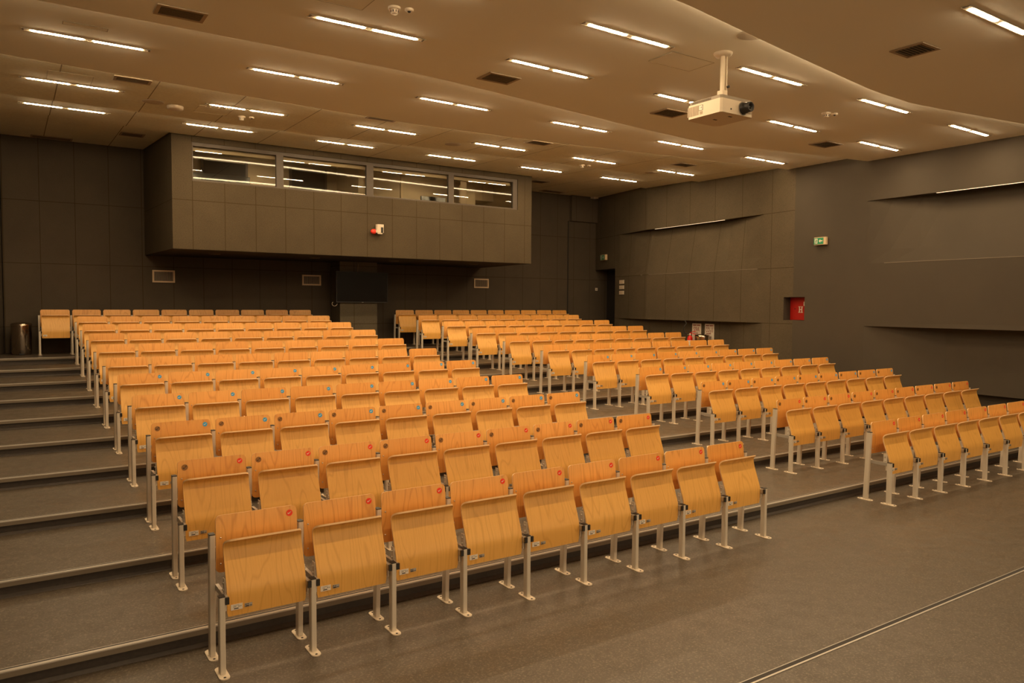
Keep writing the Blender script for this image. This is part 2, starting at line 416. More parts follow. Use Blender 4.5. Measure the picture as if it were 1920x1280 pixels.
struct(bb.build('wall_booth_interior', M['beige']))
bb = MB(); bb.box(5.35, 5.47, 10.9, 12.2, 3.2, 5.2); bb.box(8.10, 8.34, 11.0, 11.3, 3.2, 5.2)
struct(bb.build('wall_booth_partition', M['beige']))
bb = MB(); bb.box(6.28, 6.33, 10.75, 10.80, 3.2, 5.2)
struct(bb.build('trim_12', M['ventcream']))
wn = [(1.84, 3.335), (3.47, 5.17), (5.32, 7.08), (7.21, 8.77)]
edges = [1.82, 3.40, 5.245, 7.145, 8.89]
for i, (a, c) in enumerate(wn):
    b = MB(); e0, e1 = edges[i], edges[i+1]
    b.box(e0, a, BY+.02, BY+.09, 4.28, 4.975); b.box(c, e1, BY+.02, BY+.09, 4.28, 4.975)
    b.box(a, c, BY+.02, BY+.09, 4.28, 4.31); b.box(a, c, BY+.02, BY+.09, 4.91, 4.975)
    fr = struct(b.build('window_%d' % (i+1), M['frame']))
    b = MB(); b.add([(a, BY+.055, 4.31), (c, BY+.055, 4.31), (c, BY+.055, 4.91), (a, BY+.055, 4.91)], [(0, 1, 2, 3)])
    b.build('window_pane', M['glass'], fr)
bb = MB(); bb.box(1.70, 9.0, 10.16, 10.26, 4.845, 4.95)  # cream bar added behind the panes to stand in for a ceiling reflection
tag(bb.build('reflection_strip', M['ventcream']), 'long cream strip standing in for a ceiling reflection along the booth window tops', 'reflection strip')
M['boothfill'] = mat('booth_fill', (.9, .85, .8), .5, emit=LIGHT_COL, es=24.0)  # unseen lamps added to brighten the booth interior
for x, nm in ((3.4, 'left'), (7.3, 'right')):
    e = empty('booth_fill_lamp', (x, 11.4, 5.13), 0, 'small added fill lamp inside the %s half of the booth' % nm, 'lamp', 'added fill lamps inside the booth')
    b = MB(); b.box(-.32, .32, -.08, .08, -.02, 0); b.build('housing', M['frame'], e)
    b = MB(); b.box(-.30, .30, -.06, .06, -.03, -.02); b.build('diffuser', M['boothfill'], e)
# booth contents
for (a, c), nm in (((2.45, 3.3), 'door_2'), ((4.3, 5.05), 'door_3')):
    b = MB(); b.box(a, c, 12.14, 12.2, 3.2, 5.05); b.box(a-.05, a, 12.15, 12.2, 3.2, 5.1, 1); b.box(c, c+.05, 12.15, 12.2, 3.2, 5.1, 1)
    dd = struct(b.build(nm, [M['near_black'], M['frame']]))
    hb = MB(); hb.tube([(a+.08, 12.14, 4.2), (a+.08, 12.09, 4.2), (a+.2, 12.09, 4.2)], .01); hb.build('door_handle', M['alu'], dd)
def monitor(x, w_, z0, z1, y, label):
    e = empty('monitor', (x, y, z0-.14), 0, label, 'monitor', 'monitors behind the booth glass')
    b = MB(); b.cbox(-w_/2, w_/2, -.02, .02, .14, .14+z1-z0, .008); b.build('screen', M['screen'], e)
    b = MB(); b.box(-.03, .03, .0, .03, .0, .2); b.box(-.12, .12, -.08, .08, 0, .012); b.build('stand', M['black'], e)
e = empty('desk', (3.9, 10.5, 3.2), 0, 'long control desk behind the booth windows', 'desk')
b = MB(); b.box(-2.2, 4.9, -.3, .3, .92, .96); b.build('desk_top', M['ventcream'], e)
for x in (-2.1, 1.4, 4.8):
    b = MB(); b.box(x-.03, x+.03, -.25, .25, 0, .92); b.build('leg', M['frame'], e)
monitor(2.45, 1.05, 4.30, 4.52, 10.55, 'wide dark monitor behind the leftmost booth window')
monitor(6.95, .62, 4.30, 4.47, 10.5, 'dark monitor at the right end of the third booth window')
e = empty('equipment_rack', (8.3, 10.5, 4.16), 0, 'low beige equipment case on the desk behind the rightmost booth window', 'equipment')
b = MB(); b.cbox(-.3, .32, -.15, .15, 0, .2, .01); b.build('case', M['beige'], e)
b = MB(); b.box(-.26, .02, -.155, -.15, .05, .17); b.build('front_panel', M['vent_dark'], e)
e = empty('wall_cabinet', (8.72, 11.6, 4.62), 0, 'beige cabinet hung high at the right end of the booth', 'cabinet')
b = MB(); b.box(-.32, .32, -.3, .3, 0, .42); b.build('body', M['beige'], e)
b = MB(); b.box(-.30, -.01, -.312, -.3, .02, .40); b.build('door', M['ventcream'], e)
b = MB(); b.box(.01, .30, -.312, -.3, .02, .40); b.build('door', M['ventcream'], e)

# pillar under the booth
b = MB(); b.box(5.30, 6.21, 11.9, 12.5, 1.099, 3.05); struct(b.build('trim_13', M['pillar']))
# television
e = empty('television', (5.81, 11.84, 2.11), 0, 'large black flat television mounted on the pillar under the booth', 'television')
b = MB(); b.cbox(-.635, .635, -.03, .02, 0, .71, .01); b.build('casing', M['black'], e)
b = MB(); b.box(-.615, .615, -.033, -.030, .022, .692); b.build('screen', M['screen'], e)
b = MB(); b.box(-.2, .2, .02, .06, .2, .5); b.build('wall_bracket', M['black'], e)
b = MB(); b.box(-.02, .02, -.036, -.03, .002, .012); b.build('logo', M['greytag'], e)
b = MB(); b.tube([(5.72, 11.88, 3.045), (5.722, 11.87, 2.95), (5.718, 11.88, 2.8)], .006)
tag(b.build('cable', M['vent']), 'thin cable hanging from the booth to the top of the television', 'cable')
b = MB(); b.tube([(5.18+.06*math.cos(t)-.02, 11.87, 2.08+.05*math.sin(t)) for t in [math.pi*.7+i*math.pi*1.3/9 for i in range(10)]], .006)
tag(b.build('cable', M['cream']), 'white loop of cable at the lower left corner of the television', 'cable')
# downlights in booth underside
for i, (x, y) in enumerate(((2.4, 11.0), (4.4, 11.0), (6.2, 10.95), (8.3, 11.0))):
    b = MB(); b.lathe([(0, 0), (.10, 0), (.11, .006), (.11, .012)], n=20)
    tag(b.build('recessed_spotlight', M['vent_dark'], loc=(x, y, 3.034)), 'unlit round spotlight, %s from the left under the booth' % ORD[i], 'spotlight', 'unlit spotlights under the booth')
# siren camera on booth face
e = empty('alarm_siren', (5.42, BY, 3.52), 0, 'white wall alarm box with red dome on the booth front', 'alarm')
b = MB(); b.cbox(-.07, .085, -.09, 0, .03, .20, .015); b.build('body', M['projwhite'], e)
b = MB(); b.box(.015, .065, -.094, -.09, .02, .14); b.build('sensor_window', M['black'], e)
b = MB(); b.box(-.10, .04, -.11, -.06, 0, .022); b.box(-.10, -.07, -.11, -.03, 0, .08); b.build('arm', M['projwhite'], e)
b = MB(); b.lathe([(0, -.06), (.025, -.055), (.045, -.035), (.053, 0), (.053, .03)], c=(-.14, -.07, .045), n=20, axis='x'); b.build('red_dome', M['bulb'], e)['label'] = 'red warning dome'

# wall vents
def wall_vent(x0, x1, z0, z1, label):
    e = empty('wall_vent', ((x0+x1)/2, 12.5, (z0+z1)/2), 0, label, 'vent', 'framed vents under the booth')
    w_, h_ = (x1-x0)/2, (z1-z0)/2; t = .032
    b = MB(); b.box(-w_, w_, -.03, 0, h_-t, h_); b.box(-w_, w_, -.03, 0, -h_, -h_+t); b.box(-w_, -w_+t, -.03, 0, -h_+t, h_-t); b.box(w_-t, w_, -.03, 0, -h_+t, h_-t)
    b.build('frame', M['ventcream'], e)
    b = MB(); b.box(-w_+t, w_-t, -.006, -.001, -h_+t, h_-t); b.build('backing', M['near_black'], e)
    b = MB(); n = 13
    for i in range(n):
        x = -w_+t+(2*(w_-t))*(i+.5)/n; b.box(x-.004, x+.006, -.022, -.008, -h_+t, h_-t)
    b.build('slats', M['vent'], e)
wall_vent(1.49, 1.92, 2.50, 2.755, 'cream framed wall vent at the left under the booth')
wall_vent(4.62, 5.06, 2.50, 2.74, 'cream framed wall vent just left of the television')
wall_vent(9.19, 9.64, 2.52, 2.765, 'cream framed wall vent right of the television under the booth end')

# ------------------------------------------------------------------ folding seats
def sheet(name, prof, th, mats, parent, nx=8):
    # prof: (y, z, halfwidth); x centred on 0; thickness grows towards +y side normal
    n = len(prof); ux = [-1+2*i/nx for i in range(nx+1)]
    nor = []
    for i in range(n):
        a = prof[max(i-1, 0)]; c = prof[min(i+1, n-1)]
        dy, dz = c[0]-a[0], c[1]-a[1]; L = math.hypot(dy, dz) or 1; nor.append((dz/L, -dy/L))
    b = MB()
    F = [[(u*hw, y, z) for u in ux] for y, z, hw in prof]
    B = [[(u*hw, y+nor[i][0]*th, z+nor[i][1]*th) for u in ux] for i, (y, z, hw) in enumerate(prof)]
    k = nx+1
    for Gd in (F, B):
        b.add([p for row in Gd for p in row], [(i*k+j, i*k+j+1, (i+1)*k+j+1, (i+1)*k+j) for i in range(n-1) for j in range(nx)], 0, True)
    rim = [(0, j) for j in range(k)]+[(i, nx) for i in range(1, n)]+[(n-1, j) for j in range(nx-1, -1, -1)]+[(i, 0) for i in range(n-2, 0, -1)]
    m = len(rim)
    b.add([F[i][j] for i, j in rim]+[B[i][j] for i, j in rim], [(i, (i+1) % m, m+(i+1) % m, m+i) for i in range(m)], 1, True)
    return b.build(name, mats, parent)
def corner(hw, z, zt, zb, rt_, rb):
    if z > zt-rt_: d = z-(zt-rt_); return hw-rt_+math.sqrt(max(0, rt_*rt_-d*d))
    if z < zb+rb: d = (zb+rb)-z; return hw-rb+math.sqrt(max(0, rb*rb-d*d))
    return hw
def smooth_profile(key, zs):
    # catmull-rom through (z, y) keys
    out = []
    for z in zs:
        for i in range(len(key)-1):
            if key[i][0] <= z <= key[i+1][0]+1e-9:
                p0 = key[max(i-1, 0)]; p1 = key[i]; p2 = key[i+1]; p3 = key[min(i+2, len(key)-1)]
                t = (z-p1[0])/(p2[0]-p1[0])
                m1 = (p2[1]-p0[1])/max(p2[0]-p0[0], 1e-6)*(p2[0]-p1[0]); m2 = (p3[1]-p1[1])/max(p3[0]-p1[0], 1e-6)*(p2[0]-p1[0])
                out.append((2*t**3-3*t*t+1)*p1[1]+(t**3-2*t*t+t)*m1+(-2*t**3+3*t*t)*p2[1]+(t**3-t*t)*m2); break
    return out
proto = empty('folding_seat', (0, 0, 0))
zb_, zt_ = .500, .840
zsb = [zb_+x for x in (0, .003, .009, .018, .03, .09, .15, .21, .27)]+[zt_-.03, zt_-.018, zt_-.009, zt_-.003, zt_]
yk = [(.495, -.030), (.58, -.044), (.68, -.047), (.78, -.040), (.845, -.030)]
bp = [(y, z, corner(.2385, z, zt_, zb_, .03, .03)) for z, y in zip(zsb, smooth_profile(yk, zsb))]
P_back = sheet('backrest', bp, .011, [M['wood_back'], M['ply']], proto, 8)
P_back.location = (W/2, 0, 0)
# seat pan folded up: S shaped plywood with a rolled lip
zsp = [.310+i*.025 for i in range(16)]
key = [(.300, -.241), (.38, -.245), (.43, -.246), (.455, -.243), (.49, -.232), (.56, -.206), (.62, -.183), (.655, -.172), (.69, -.1655)]
pp = [(y, z, corner(.2255, z, 2, .31, .02, .006)) for z, y in zip(zsp, smooth_profile(key, zsp)) if z < .69]
for a, (dy, dz) in enumerate(((-.1675, .696), (-.1725, .706), (-.180, .7145), (-.190, .7215), (-.202, .7275), (-.216, .7325))):
    pp.append((dy, dz, .2255-(0, .0012, .004, .0095, .018, .031)[a]))
P_pan = sheet('seat_pan', pp, .011, [M['wood_seat'], M['ply']], proto, 8)
P_pan.location = (W/2, 0, 0)
def disc(name, r, mats, parent, deco):
    b = MB(); n = 20
    pts = [(r*math.cos(2*math.pi*i/n), r*math.sin(2*math.pi*i/n)) for i in range(n)]
    b.add([(x, 0, z) for x, z in pts]+[(x, .0012, z) for x, z in pts], [tuple(range(n))]+[(i, (i+1) % n, n+(i+1) % n, n+i) for i in range(n)], 0)
    for (x0, x1, z0, z1, sl) in deco:
        b.add([(x0*r, -.0006, (z0)*r), (x1*r, -.0006, (z0+sl)*r), (x1*r, -.0006, (z1+sl)*r), (x0*r, -.0006, z1*r)], [(0, 1, 2, 3)], 1)
    return b.build(name, mats, parent)
tick = [(-.55, -.35, -.25, .15, -.1), (-.35, -.05, -.35, -.1, .15), (-.05, .1, -.2, .2, 0), (.1, .55, -.05, .12, .35), (.3, .5, .2, .42, 0)]
P_red = disc('sticker', .0195, [M['red'], M['white']], P_back, tick); P_red.location = (.193, -.0405, .797)
P_blue = disc('sticker', .0195, [M['blue'], M['white']], P_back, tick); P_blue.location = (.193, -.0405, .797)
P_brown = disc('brown_sticker', .0215, [M['brown'], M['ink']], P_back, [(-.6, -.1, -.3, -.05, -.05), (-.5, .1, -.5, -.4, .1), (0, .35, .1, .3, .15), (.3, .65, .2, .55, .1), (-.2, .4, -.15, -.05, .05)])
P_brown.location = (-.19, -.0412, .790)
for o in (P_red, P_blue, P_brown): o.rotation_euler.x = math.radians(-4)
b = MB()
P_scr = []
for z, y in ((.71, -.0466), (.555, -.0415)):
    b = MB(); b.lathe([(0, -.004), (.004, -.0035), (.0055, 0)], c=(-.213, y, z), n=8, axis='y')
    P_scr.append(b.build('screw', M['screw'], P_back))
def card(name, x0, x1, z0, z1, mats, parent, marks):
    b = MB(); b.box(x0, x1, -.2485, -.2472, z0, z1, 0)
    for (a, c, d_, e_) in marks: b.box(x0+(x1-x0)*a, x0+(x1-x0)*c, -.2489, -.2484, z0+(z1-z0)*d_, z0+(z1-z0)*e_, 1)
    return b.build(name, mats, parent)
P_lab = card('paper_label', -.206, -.142, .345, .378, [M['white'], M['ink']], P_pan, [(.25, .65, .15, .32), (.2, .45, .5, .58), (.62, .75, .5, .6), (.8, .9, .5, .6), (.2, .7, .78, .82)])
P_tag = card('silver_tag', -.130, -.088, .350, .371, [M['greytag'], M['ink']], P_pan, [(.08, .55, .08, .4), (.08, .25, .6, .85), (.35, .5, .6, .85), (.62, .95, .2, .35)])
# legs
def leg_mesh(rear):
    b = MB()
    if rear:
        pts0 = (-.016, .016, -.030, .022); top = .739; lean = -.026
        zs = [0.004, .40, top-.004]; z2 = [(z, lean*(z/top)) for z in zs]
    else:
        pts0 = (-.016, .016, -.024, .024); top = .447; z2 = [(0.004, 0), (top-.004, 0)]
    c = .004; x0, x1, y0, y1 = pts0
    ring = [(x0+c, y0), (x1-c, y0), (x1, y0+c), (x1, y1-c), (x1-c, y1), (x0+c, y1), (x0, y1-c), (x0, y0+c)]
    vs = []; n = 8
    for z, dy in z2: vs += [(x, y+dy, z) for x, y in ring]
    fs = [(k*n+i, k*n+(i+1) % n, (k+1)*n+(i+1) % n, (k+1)*n+i) for k in range(len(z2)-1) for i in range(n)]
    b.add(vs, fs, 0)
    dy = z2[-1][1]
    b.prism([(x*1.04, y+dy) for x, y in ring], top-.005, top, 1)
    return b
def plate_mesh():
    b = MB(); L, r = .085, .029; pts = []
    for i in range(9): a = math.pi*i/8; pts.append((r*math.cos(a), L-r+r*math.sin(a)))
    for i in range(9): a = math.pi+math.pi*i/8; pts.append((r*math.cos(a), -L+r+r*math.sin(a)))
    b.prism(pts, 0, .006, 0)
    for y in (-.062, .062): b.lathe([(0, .0085), (.006, .008), (.008, .006)], c=(0, y, 0), n=8, m=1)
    b.lathe([(.024, .006), (.021, .010), (.017, .011)], n=4, m=0, sm=False)
    return b
P_rear = leg_mesh(True).build('rear_leg', [M['post'], M['black']], proto)
P_plate = plate_mesh().build('foot_plate', [M['cream'], M['darkslot']], P_rear)
P_front = leg_mesh(False).build('front_leg', [M['post'], M['black']], proto); P_front.location = (0, -.262, 0)
P_plate2 = bpy.data.objects.new('foot_plate', P_plate.data); link(P_plate2); P_plate2.parent = P_front
def bar(name, sx):
    b = MB(); b.box(-.0095, .0095, -.278, -.03, .403, .437, 0)
    o = b.build(name, [M['alu']], proto)
    cb = MB(); cb.box(-.0105, .0105, -.290, -.276, .400, .439, 0); cap = cb.build('end_cap', M['black'], o)
    hb = MB(); hb.box(-.003, .003, -.255, -.205, .352, .403, 0); hb.lathe([(0, -.004), (.006, -.004), (.007, .004), (0, .004)], c=(0, -.235, .366), n=8, axis='x', m=1)
    hb.box(sx*-.004-.002, sx*-.004+.002, -.215, -.175, .40, .52, 0)
    for z in (.455, .495): hb.lathe([(0, -.006), (.006, -.006), (.006, .006), (0, .006)], c=(0, -.195, z), n=8, axis='x', m=1)
    hb.build('hinge', [M['post'], M['screw']], o)
    return o
P_barL = bar('side_bar', -1); P_barL.location = (.026, 0, 0)
P_barR = bar('side_bar', 1); P_barR.location = (W-.026, 0, 0)
P_rearE = dup(P_rear, proto); P_rearE.location = (W, 0, 0); dup(P_plate, P_rearE)
P_frontE = dup(P_front, proto); P_frontE.location = (W, -.262, 0); dup(P_plate2, P_frontE)
end_set = {P_rearE, P_frontE}
def kids(o): return [c for c in S.objects if c.parent == o]
TREE = []
for c in kids(proto): TREE.append((c, [(g, kids(g)) for g in kids(c)]))
def make_seat(x, y, z, end, colour, brown, near, label, group, first=[True]):
    t = dup(proto); t.location = (x, y, z); tag(t, label, 'seat', group)
    for c, gs in TREE:
        if c in end_set and not end: continue
        cc = dup(c, t)
        for g, _ in gs:
            if g in (P_red, P_blue, P_brown):
                if (g is P_red and colour == 'red') or (g is P_blue and colour == 'blue') or (g is P_brown and brown): dup(g, cc)
                continue
            if (g in P_scr or g is P_tag) and not near: continue
            dup(g, cc)
    return t
rown = ['front', 'second', 'third', 'fourth', 'fifth', 'sixth', 'seventh', 'eighth', 'ninth', 'tenth', 'back']
for r in range(1, NR+1):
    col = 'red' if r <= 2 else ('blue' if r <= 5 else None)
    y = (r-1)*D; z = (r-1)*H
    idx = list(range(-1, 9)) if r == 11 else list(range(9))
    for k, i in enumerate(idx):
        n = len(idx)
        brown = r in (2, 3)
        st = {'red': 'with red sticker', 'blue': 'with blue sticker', None: 'without sticker'}[col]
        lb = 'folded beech seat %s, %s from left in %s row, left block' % (st, ORD[k], rown[r-1])
        make_seat(i*W, y, z, k == n-1, col, brown, r <= 6, lb, 'folding seats in the left block, %s row' % rown[r-1])
    idx = list(range(10)) if r == 11 else list(range(9))
    if r == 1: idx = list(range(8))
    for k, i in enumerate(idx):
        n = len(idx); brown = r in (2, 3)
        st = {'red': 'with red sticker', 'blue': 'with blue sticker', None: 'without sticker'}[col]
        lb = 'folded beech seat %s, %s from aisle in %s row, right block' % (st, ORD[k], rown[r-1])
        make_seat(XR+i*W, y, z, k == n-1, col, brown, r <= 5, lb, 'folding seats in the right block, %s row' % rown[r-1])
for c, gs in TREE:
    for g, _ in gs: bpy.data.objects.remove(g)
    bpy.data.objects.remove(c)
bpy.data.objects.remove(proto)

# ------------------------------------------------------------------ ceiling lights
def light_proto():
    e = empty('ceiling_light')
    b = MB(); b.box(-.60, .60, -.035, .035, .0, .004, 0)
    b.box(-.60, -.585, -.030, .030, -.002, .0, 1); b.box(.585, .60, -.030, .030, -.002, 0, 1)
    b.box(-.61, .61, -.037, -.035, -.003, .004, 0); b.box(-.61, .61, .035, .037, -.003, .004, 0)
    b.build('housing', [M['spk'], M['vent_dark']], e)
    for s in (-1, 1):
        b = MB(); n = 10; L = .48; x0 = -.525 if s < 0 else .045
        for i in range(n):
            cx = x0+L*(i+.5)/n; hx = L/n/2*1.18
            ring = [(cx+hx*math.cos(a), .0235*math.sin(a)) for a in [math.pi*2*k/12 for k in range(12)]]
            b.add([(x, y, -.004) for x, y in ring]+[(cx, 0, -.011)], [(k, (k+1) % 12, 12) for k in range(12)], 0)
        b.build('led_strip', M['led'], e)
    return e
LP = light_proto(); lk = kids(LP)
LX = [-.19, 2.07, 4.31, 6.56, 8.79, 11.05]
LROW = [(-4.0, 'row above the stage'), (-1.24, 'row before the first ceiling step'), (1.20, 'row above the front seats'), (2.53, 'second row above the seats'), (4.79, 'third row above the seats'), (7.11, 'fourth row above the seats'), (8.92, 'row nearest the booth')]
for y, nm in LROW:
    for i, x in enumerate(LX):
        if y == 1.20 and i > 3: yy = 1.12
        else: yy = y
        t = dup(LP); t.location = (x, yy, ceil_z(x, yy)-.006)
        t.rotation_euler.x = math.atan2(ceil_z(x, yy+.05)-ceil_z(x, yy-.05), .1)
        t.rotation_euler.y = -math.atan2(ceil_z(x+.3, yy)-ceil_z(x-.3, yy), .6)
        tag(t, 'twin LED light, %s from left in the %s' % (ORD[i], nm), 'ceiling light', 'twin LED ceiling lights')
        for c in lk: dup(c, t)
for c in lk: bpy.data.objects.remove(c)
bpy.data.objects.remove(LP)

# ------------------------------------------------------------------ ceiling vents, speakers, detectors
def ceil_tilt(o, x, y):
    o.rotation_euler.x = math.atan2(ceil_z(x, y+.1)-ceil_z(x, y-.1), .2)
def ceiling_vent(x, y, sx, sy, label):
    e = empty('ceiling_vent', (x, y, ceil_z(x, y)-.002), 0, label, 'vent', 'square ceiling vents'); ceil_tilt(e, x, y)
    t = .035
    b = MB(); b.box(-sx, sx, sy-t, sy, -.010, 0); b.box(-sx, sx, -sy, -sy+t, -.010, 0); b.box(-sx, -sx+t, -sy+t, sy-t, -.010, 0); b.box(sx-t, sx, -sy+t, sy-t, -.010, 0)
    b.build('frame', M['vent'], e)
    b = MB(); b.box(-sx+t, sx-t, -sy+t, sy-t, -.003, -.001); b.build('backing', M['near_black'], e)
    b = MB(); n = 7
    for i in range(n):
        yy = -sy+t+2*(sy-t)*(i+.5)/n; b.box(-sx+t, sx-t, yy-.008, yy+.006, -.009, -.003)
    b.build('slats', M['vent_dark'], e)
for x, y, sx, sy, lb in ((.45, 3.18, .22, .14, 'at the top left above the seats'), (4.02, 3.19, .22, .16, 'left of the projector near the second light row'),
        (6.80, 3.10, .22, .17, 'directly behind the projector'), (10.25, 2.98, .22, .17, 'far right beyond the projector'),
        (6.70, -.40, .17, .17, 'in the smooth front ceiling nearest the camera'), (.43, 6.40, .22, .12, 'left behind the third ceiling step'),
        (3.92, 6.42, .24, .11, 'beside the third ceiling step, left of centre'), (6.89, 6.38, .22, .14, 'above the centre aisle behind the third ceiling step'),
        (10.45, 6.32, .22, .15, 'in the concrete boards at the far right'), (.96, 10.85, .20, .18, 'just left of the booth'),
        (10.03, 10.77, .22, .18, 'just right of the booth'), (-.24, 12.27, .34, .14, 'tight against the back wall at far left'), (11.43, 12.1, .34, .14, 'tight against the back wall at far right')):
    ceiling_vent(x, y, sx, sy, 'dark slatted ceiling vent '+lb)
for x, y, lb in ((.83, 7.47, 'left above the rear rows'), (5.77, 7.48, 'above the centre aisle'), (10.68, 7.47, 'at the right above the rear rows'), (5.27, .46, 'beside the projector at the first ceiling step')):
    b = MB(); b.lathe([(0, -.006), (.13, -.006), (.145, -.003), (.15, 0)], n=28)
    o = b.build('ceiling_speaker', M['spk'], loc=(x, y, ceil_z(x, y)-.002)); ceil_tilt(o, x, y)
    tag(o, 'flat round ceiling speaker '+lb, 'speaker', 'round ceiling speakers')
def detector(x, y, lb, small=False):
    e = empty('smoke_detector', (x, y, ceil_z(x, y)), 0, lb, 'smoke detector', 'smoke detectors')
    s = .7 if small else 1
    b = MB(); b.lathe([(0, -.022), (.05*s, -.022), (.056*s, -.018), (.058*s, 0)], n=24); b.build('base', M['projwhite'], e)
    if not small:
        b = MB(); b.lathe([(0, -.062), (.028, -.060), (.034, -.052), (.034, -.022)], n=20, m=0)
        for i in range(8): a = i*math.pi/4; b.box(.034*math.cos(a)-.004, .034*math.cos(a)+.004, .034*math.sin(a)-.004, .034*math.sin(a)+.004, -.050, -.030, 1)
        b.build('chamber', [M['projwhite'], M['black']], e)
    else:
        b = MB(); b.lathe([(0, -.035), (.014, -.030), (.018, -.022)], n=12); b.build('lamp', M['black'], e)
detector(2.055, 1.90, 'white smoke detector near the top edge above the left block')
detector(2.185, 1.86, 'small white indicator lamp beside the topmost smoke detector', True)
detector(2.106, 7.635, 'white smoke detector above the rear left rows near the light strips')
detector(2.244, 7.575, 'small white indicator lamp beside the rear left smoke detector', True)
detector(8.50, 1.80, 'white smoke detector right of the projector')
detector(8.62, 1.75, 'small white indicator lamp beside the smoke detector right of the projector', True)
detector(8.93, 7.69, 'white smoke detector in the concrete boards above the rear right rows')
detector(9.06, 7.62, 'small white indicator lamp beside the rear right smoke detector', True)
b = MB(); b.lathe([(0, -.045), (.10, -.045), (.112, -.035), (.115, 0)], n=28)
o = b.build('ceiling_access_point', M['projwhite'], loc=(1.14, 7.58, ceil_z(1.14, 7.58))); tag(o, 'cream round ceiling unit beside the left ceiling speaker', 'ceiling unit')
b = MB(); b.box(-.08, .08, -.08, .08, -.05, 0); tag(b.build('wifi_box', M['projwhite'], loc=(13.1, 12.3, ceil_z(13.1, 12.3))), 'small white box in the rear right ceiling corner', 'box')
# access hatches: thin outlines in the ceiling
def hatch(x0, x1, y0, y1, lb):
    xc, yc = (x0+x1)/2, (y0+y1)/2
    e = MB(); t = .004; sx, sy = (x1-x0)/2, (y1-y0)/2
    e.box(-sx, sx, -sy, sy, -.0015, 0, 0)
    e.box(-sx, sx, sy-t, sy+t, -.003, -.0014, 1); e.box(-sx, sx, -sy-t, -sy+t, -.003, -.0014, 1); e.box(-sx-t, -sx+t, -sy, sy, -.003, -.0014, 1); e.box(sx-t, sx+t, -sy, sy, -.003, -.0014, 1)
    o = e.build('access_hatch', [M['board'] if yc > 5 else M['plaster'], M['spk']], loc=(xc, yc, ceil_z(xc, yc)-.002)); ceil_tilt(o, xc, yc)
    tag(o, 'flush access hatch '+lb, 'hatch', 'flush ceiling access hatches')
hatch(-.50, .0, 6.55, 7.02, 'beside the left light in the fourth row')
hatch(1.42, 1.89, 7.26, 7.72, 'beside the rear left smoke detector')
hatch(5.0, 5.64, 1.27, 1.65, 'behind the projector pole')
hatch(1.2, 1.83, 1.6, 2.13, 'near the topmost smoke detector')
hatch(-.45, -.05, 4.30, 4.40, 'behind the second ceiling step at far left')

# ------------------------------------------------------------------ projector
e = empty('projector', (5.45, 1.05, 0), 0, 'white ceiling projector with dark lens hanging from a pole', 'projector')
zc = ceil_z(5.45, 1.0)
b = MB(); b.lathe([(0, -.035), (.08, -.035), (.098, -.012), (.10, 0)], c=(.02, -.05, zc), n=32); b.build('ceiling_flange', M['projwhite'], e)
b = MB(); b.lathe([(.026, 0), (.026, zc-4.36)], c=(.02, -.05, 4.34), n=20); b.lathe([(.009, .0), (.009, zc-4.40)], c=(.058, -.07, 4.38), n=10); b.build('pole', M['projwhite'], e)
b = MB(); b.cbox(-.05, .09, -.12, .02, 4.279, 4.292, .01); b.cbox(-.022, .062, -.09, -.01, 4.335, 4.385, .008); b.cbox(-.005, .045, -.08, -.02, 4.29, 4.336, .006); b.build('mount', M['projwhite'], e)
b = MB(); b.lathe([(0, -.014), (.014, -.012), (.014, .012), (0, .014)], c=(.065, -.09, 4.43), n=12, axis='y'); b.build('knob', M['black'], e)
b = MB()
pts = [(-.25+.02, -.25), (.25-.02, -.25), (.25, -.23), (.25, .20), (.20, .25), (-.20, .25), (-.25, .20), (-.25, -.23)]
b.prism(pts, 4.14, 4.285, 0)
body = b.build('body', [M['projwhite']], e); body.location = (.03, 0, -.043)
b = MB(); b.prism([(x*.955, y*.955) for x, y in pts], 4.285, 4.322, 0)
for i in range(26): b.box(-.2415, -.2385, -.10+i*.0105, -.095+i*.0105, 4.291, 4.315, 1)
b.build('top_cover', [M['projgrey'], M['vent_dark']], body)
b = MB()
for i in range(9): b.box(-.2525, -.2495, .06+i*.018, .072+i*.018, 4.165, 4.265, 0)
for i in range(3): b.box(-.2525, -.2495, .005+i*.014, .014+i*.014, 4.165, 4.195, 0)
for i in range(5): b.box(.150+i*.016, .160+i*.016, -.2525, -.2495, 4.17, 4.25, 0)
b.build('vent_slots', M['vent'], body)
b = MB(); b.box(-.2520, -.2495, .0, .055, 4.205, 4.262, 1); b.box(-.2528, -.2515, .004, .051, 4.209, 4.258, 0); b.box(-.2532, -.2525, .012, .03, 4.225, 4.245, 2)
b.build('label_panel', [M['white'], M['ink'], M['greytag']], body)
b = MB(); b.lathe([(.074, .004), (.072, -.004), (.066, -.006), (.062, 0)], c=(.085, -.25, 4.215), n=28, axis='y', m=1)
b.lathe([(.066, -.002), (.056, -.003), (.056, -.05), (.052, -.055), (.052, -.105), (.047, -.110), (.034, -.104), (.026, -.085)], c=(.085, -.25, 4.215), n=28, axis='y', m=0)
b.lathe([(.026, -.086), (.014, -.092), (0, -.094)], c=(.085, -.25, 4.215), n=24, axis='y', m=2)
b.build('lens', [M['black'], M['projgrey'], M['screen']], body)
b = MB(); b.lathe([(0, -.004), (.008, -.004), (.009, 0)], c=(-.10, -.25, 4.185), n=12, axis='y'); b.box(-.05, .0, .02, .04, 4.137, 4.141); b.box(-.02, .03, -.16, -.14, 4.137, 4.141)
b.build('sensor', M['black'], body)

